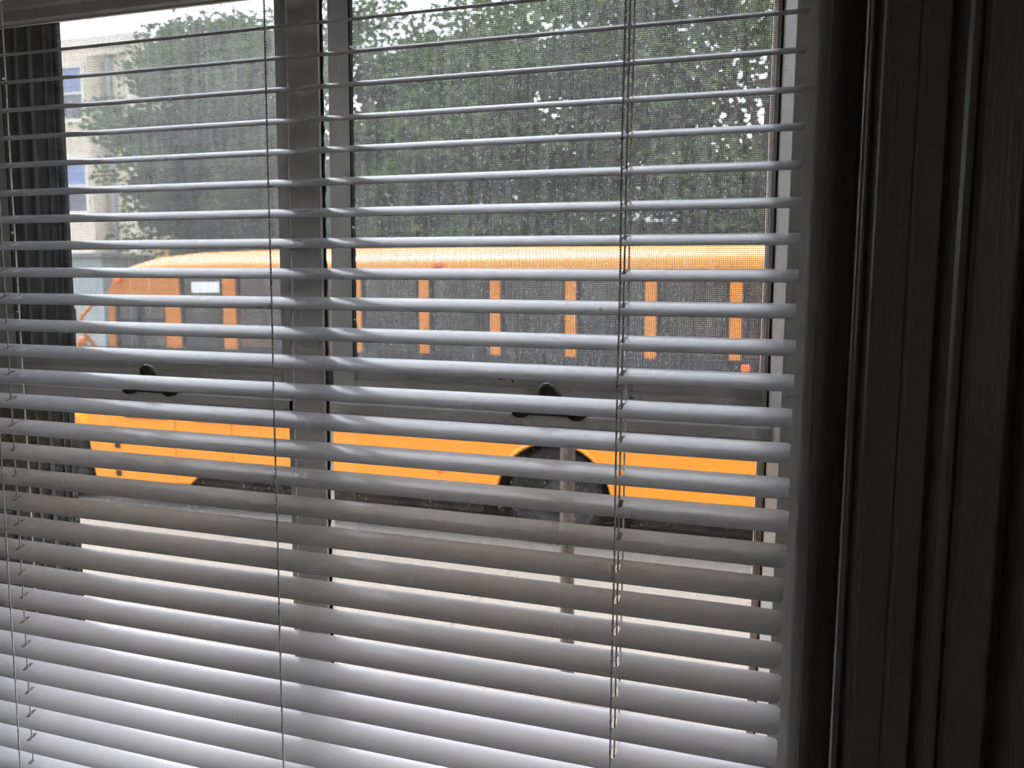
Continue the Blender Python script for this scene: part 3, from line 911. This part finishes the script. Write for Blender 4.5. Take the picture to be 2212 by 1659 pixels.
hp(MB().box(-25.35, -23.30, HY - 0.75, HY, HB, zc + 7.3), 'bay', MT['clap'])
hp(MB().box(-33.4, -22.05, HY - 0.45, HY + 9.4, zc + 7.7, zc + 8.0).box(-33.2, -22.2, HY - 0.25, HY + 9.2, zc + 7.45, zc + 7.7), 'cornice', MT['trimw'])
hp(MB().add([(-33.4, HY - 0.45, zc + 8.0), (-22.05, HY - 0.45, zc + 8.0), (-22.05, HY + 9.4, zc + 8.0), (-33.4, HY + 9.4, zc + 8.0), (-30, HY + 4.5, zc + 9.6), (-25.5, HY + 4.5, zc + 9.6)],
            [(0, 1, 5, 4), (1, 2, 5), (2, 3, 4, 5), (3, 0, 4)]), 'roof', MT['slate'])
hp(MB().box(-22.36, -22.20, HY - 0.06, HY + 0.1, HB, zc + 7.45), 'corner_board', MT['trimw'])
b_ = MB(); b_.tube([(-23.05, HY - 0.12, HB), (-23.05, HY - 0.12, zc + 7.4)], 0.09, 10); hp(b_, 'downpipe', MT['greyw'])
for (xa, xb, za, zb) in ((-24.32, -23.55, 5.30, 6.95), (-25.10, -24.72, 5.30, 6.95), (-24.36, -23.55, 2.25, 3.95), (-25.10, -24.80, 2.25, 3.95), (-24.36, -23.55, -0.9, 0.75)):
    yy = HY - 0.75
    b_ = MB()
    b_.box(xa - 0.1, xa, yy - 0.06, yy + 0.04, zc + za - 0.1, zc + zb + 0.14).box(xb, xb + 0.1, yy - 0.06, yy + 0.04, zc + za - 0.1, zc + zb + 0.14)
    b_.box(xa, xb, yy - 0.06, yy + 0.04, zc + zb, zc + zb + 0.14).box(xa, xb, yy - 0.09, yy + 0.04, zc + za - 0.12, zc + za)
    b_.box(xa, xb, yy - 0.05, yy + 0.0, zc + (za + zb) / 2 - 0.03, zc + (za + zb) / 2 + 0.03)
    fr_ = hp(b_, 'window_frame', MT['trimw'])
    hp(MB().box(xa, xb, yy - 0.015, yy - 0.005, zc + za, zc + (za + zb) / 2), 'pane', MT['winblue'], fr_)
    hp(MB().box(xa, xb, yy - 0.030, yy - 0.015, zc + (za + zb) / 2, zc + zb), 'window_shade', MT['shade'], fr_)
low = tag(empty('tan_building', (-18.2, 22.2, HB)), 'low tan building with a flat roof behind the bus front', 'building')
def lp(mb, nm, mt):
    o = mb.build(nm, mt, low); o.location = -low.location; return o
lp(MB().box(-19.9, -16.6, 22.2, 25, HB, zc + 1.02), 'wall', MT['tan'])
lp(MB().box(-20.0, -16.5, 22.1, 25.1, zc + 1.02, zc + 1.12), 'parapet', MT['slate'])
lp(MB().box(-19.4, -18.5, 22.16, 22.2, HB + 0.9, HB + 2.0), 'window', MT['winblue'])
lp(MB().box(-18.0, -17.1, 22.16, 22.2, HB, HB + 2.1), 'entrance_door', MT['frame'])
shed = tag(empty('grey_garage', (-23.2, 20.6, HB)), 'grey garage in front of the beige house beyond the bus hood', 'garage')
def sp_(mb, nm, mt):
    o = mb.build(nm, mt, shed); o.location = -shed.location; return o
sp_(MB().box(-27.5, -20.5, 20.6, 23.0, HB, zc + 0.62), 'wall', MT['greyw'])
sp_(MB().box(-27.7, -20.3, 20.4, 23.1, zc + 0.62, zc + 0.75), 'flat_roof', MT['slate'])
for k in range(4):
    sp_(MB().bevbox(-25.6, -22.8, 20.56, 20.60, HB + 0.05 + 0.52 * k, HB + 0.54 + 0.52 * k, 0.01), 'door_panel', MT['trimw'])
# white porch across the street, seen through the bus windows
MT['porch'] = simple('white_porch_paint', (0.72, 0.70, 0.64), 0.7, var=0.08)
MT['brick'] = simple('brown_house_wall', (0.16, 0.11, 0.085), 0.9, var=0.25, scale=3)
ph = tag(empty('porch_house', (-6.0, 22.0, HB)), 'brown house with white porch columns seen through the bus windows', 'house')
def pp(mb, nm, mt):
    o = mb.build(nm, mt, ph); o.location = -ph.location; return o
pp(MB().box(-13.0, 2.0, 23.6, 30, HB, zc + 1.6), 'wall', MT['brick'])
pp(MB().add([(-13.4, 21.8, zc + 1.5), (2.4, 21.8, zc + 1.5), (2.4, 30.2, zc + 1.5), (-13.4, 30.2, zc + 1.5), (-12.6, 26, zc + 3.4), (1.6, 26, zc + 3.4)], [(0, 1, 5, 4), (1, 2, 5), (2, 3, 4, 5), (3, 0, 4), (3, 2, 1, 0)]), 'roof', MT['slate'])
pp(MB().box(-13.0, 2.0, 21.9, 23.6, HB, HB + 0.55), 'porch_floor', MT['greyw'])
for xx in (-12.6, -9.6, -6.75, -5.85, -2.4, 0.9):
    pp(MB().bevbox(xx - 0.24, xx + 0.24, 22.0, 22.45, HB + 0.55, zc + 1.5, 0.03), 'porch_column', MT['porch'])
for xx in (-11.2, -8.2, -4.1, -0.8):
    pp(MB().box(xx - 0.55, xx + 0.55, 23.54, 23.6, HB + 1.2, HB + 2.9), 'window', MT['winblue'])

# ------------------------------------------------------------------ parked cars across the street
def car_mesh():
    b_ = MB()
    prof = [(-2.15, 0.35), (2.15, 0.35), (2.2, 0.62), (2.12, 0.86), (1.15, 0.98), (0.55, 1.42), (-1.0, 1.45), (-1.75, 1.02), (-2.12, 0.95), (-2.2, 0.6)]
    b_.extrude_y(prof, 0.0, 1.72)
    return b_
def car(name, label, x, y, matb, group):
    r = tag(empty(name, (x, y, ROAD + 0.02)), label, 'car', group)
    r.location.z = gz(x, ROAD)
    car_mesh().build('body', matb, r)
    wn_ = MB()
    for ya in (-0.012, 1.712):
        wn_.extrude_y([(0.98, 0.98), (0.52, 1.36), (-0.12, 1.38), (-0.12, 0.98)], ya, ya + 0.02)
        wn_.extrude_y([(-0.2, 0.98), (-0.2, 1.38), (-0.95, 1.38), (-1.55, 1.02)], ya, ya + 0.02)
    wn_.build('side_windows', MT['winblue'], r)
    MB().add([(1.17, 0.1, 0.99), (1.17, 1.62, 0.99), (0.58, 1.55, 1.42), (0.58, 0.17, 1.42)], [(0, 1, 2, 3)]).build('windscreen', MT['winblue'], r)
    for xx in (-1.35, 1.35):
        for yy, s_ in ((-0.01, 1), (1.73, -1)):
            t = MB(); t.lathe_y([(0.0, 0.0), (0.2, 0.0), (0.31, 0.01 * s_), (0.32, 0.1 * s_), (0.3, 0.18 * s_)], 24, (xx, yy, 0.32)); t.build('wheel', MT['rubber'], r)
car('parked_car', 'red car parked across the street, glimpsed through the bus windows', -7.55, 12.9, simple('red_car_paint', (0.45, 0.03, 0.04), 0.3), 'cars parked across the street')
car('parked_car', 'blue car parked across the street behind the rear of the bus', -1.6, 12.9, simple('blue_car_paint', (0.05, 0.10, 0.28), 0.3), 'cars parked across the street')

# ------------------------------------------------------------------ trees
m, nt, b, o = mat('tree_leaves')
nt.nodes.remove(b)
nz, rp = noise_ramp(nt, 1.3, (0.022, 0.046, 0.024), (0.110, 0.150, 0.060), 0.3, 0.72, detail=6)
df = nt.nodes.new('ShaderNodeBsdfDiffuse'); td = nt.nodes.new('ShaderNodeBsdfTranslucent')
nt.links.new(rp.outputs['Color'], df.inputs['Color']); nt.links.new(rp.outputs['Color'], td.inputs['Color'])
mxs = nt.nodes.new('ShaderNodeMixShader'); mxs.inputs['Fac'].default_value = 0.35
nt.links.new(df.outputs[0], mxs.inputs[1]); nt.links.new(td.outputs[0], mxs.inputs[2])
nt.links.new(mxs.outputs[0], o.inputs['Surface'])
MT['leaf'] = m
MT['bark'] = simple('grey_bark', (0.09, 0.075, 0.06), 0.95, var=0.4, scale=6, mapping=(3, 3, 0.5), bmp=0.6, bdist=0.03)
def foliage(cx_, cy_, cz_, rx, ry, rz, nblob, nleaf, lsize, br_):
    """leaf quads grouped in boughs within an ellipsoid crown"""
    d = rng.normal(size=(nblob, 3)); d /= np.linalg.norm(d, axis=1)[:, None]
    rad = rng.uniform(0.25, 1.0, nblob) ** 0.55
    c = d * rad[:, None] * np.array([rx, ry, rz]) + np.array([cx_, cy_, cz_])
    bs = rng.uniform(0.6, 1.25, nblob) * br_
    p = rng.normal(size=(nblob, nleaf, 3)); p /= np.linalg.norm(p, axis=2)[:, :, None]
    p = p * (rng.uniform(0.15, 1, (nblob, nleaf, 1)) ** 0.5) * bs[:, None, None] * np.array([1.15, 1.15, 0.62])
    p = (p + c[:, None, :]).reshape(-1, 3)
    N = len(p)
    a = rng.normal(size=(N, 3)); a /= np.linalg.norm(a, axis=1)[:, None]
    a[:, 2] *= 0.6
    t = rng.normal(size=(N, 3)); bb = np.cross(a, t); bb /= np.linalg.norm(bb, axis=1)[:, None]
    s = (rng.uniform(0.6, 1.3, N) * lsize)[:, None]
    v = np.empty((N, 4, 3))
    v[:, 0] = p - a * s; v[:, 1] = p + bb * s * 0.55; v[:, 2] = p + a * s; v[:, 3] = p - bb * s * 0.55
    me = bpy.data.meshes.new('foliage')
    me.vertices.add(N * 4); me.vertices.foreach_set('co', v.reshape(-1))
    me.loops.add(N * 4); me.loops.foreach_set('vertex_index', np.arange(N * 4))
    me.polygons.add(N); me.polygons.foreach_set('loop_start', np.arange(N) * 4)
    me.update(); me.validate()
    me.materials.append(MT['leaf'])
    return me, c
def tree(label, x, y, h0, rx, ry, rz, nblob, nleaf, lsize=0.11, br_=0.85):
    g = gz(x, HB) if y < 18 else HB
    r = tag(empty('street_tree', (x, y, g)), label, 'tree', 'leafy trees across the street')
    me, c = foliage(0, 0, h0, rx, ry, rz, nblob, nleaf, lsize, br_)
    fo = bpy.data.objects.new('foliage', me); COL.objects.link(fo); fo.parent = r; fo['kind'] = 'stuff'
    b_ = MB(); b_.tube([(0, 0, -0.1), (0.05, 0, h0 * 0.35), (-0.05, 0.05, h0 * 0.7), (0, 0, h0 + rz * 0.5)], 0.2, 12, radii=[0.30, 0.22, 0.17, 0.05]); b_.build('trunk', MT['bark'], r)
    b_ = MB()
    for k in range(0, len(c), max(1, len(c) // 14)):
        q = Vector(c[k]); st = Vector((0, 0, h0 * 0.45 + 0.3 * random.random()))
        b_.tube([st, st.lerp(q, 0.5) + Vector((0, 0, 0.25)), q], 0.05, 6, radii=[0.09, 0.05, 0.02])
    b_.build('branches', MT['bark'], r)
    return r
tree('broad green tree behind the bus front, left of the centre post', -12.0, 18.2, 5.4, 5.0, 3.0, 3.7, 300, 220, 0.095)
tree('dense dark tree above the middle of the bus, right of the centre post', -6.0, 17.4, 5.0, 3.7, 2.8, 3.6, 220, 210, 0.095)
tree('tall dense dark tree above the rear of the bus at the right', -1.0, 16.8, 6.2, 4.2, 3.2, 4.6, 240, 210, 0.095)
tree('tree above the right end of the bus roof beside the window frame', 5.0, 17.2, 6.4, 3.6, 3.2, 4.4, 180, 170, 0.1)
tree('small round tree far behind, between the beige house and the broad tree', -17.6, 34.0, 4.4, 3.6, 3.6, 3.4, 180, 130, 0.17, 1.1)
tree('low spreading tree far behind the porch house, left half', -9.6, 36.0, 4.2, 5.4, 4.0, 3.4, 240, 130, 0.18, 1.2)
tree('low spreading tree far behind the porch house, right half', 2.0, 36.0, 4.8, 6.8, 4.5, 4.2, 260, 130, 0.18, 1.3)
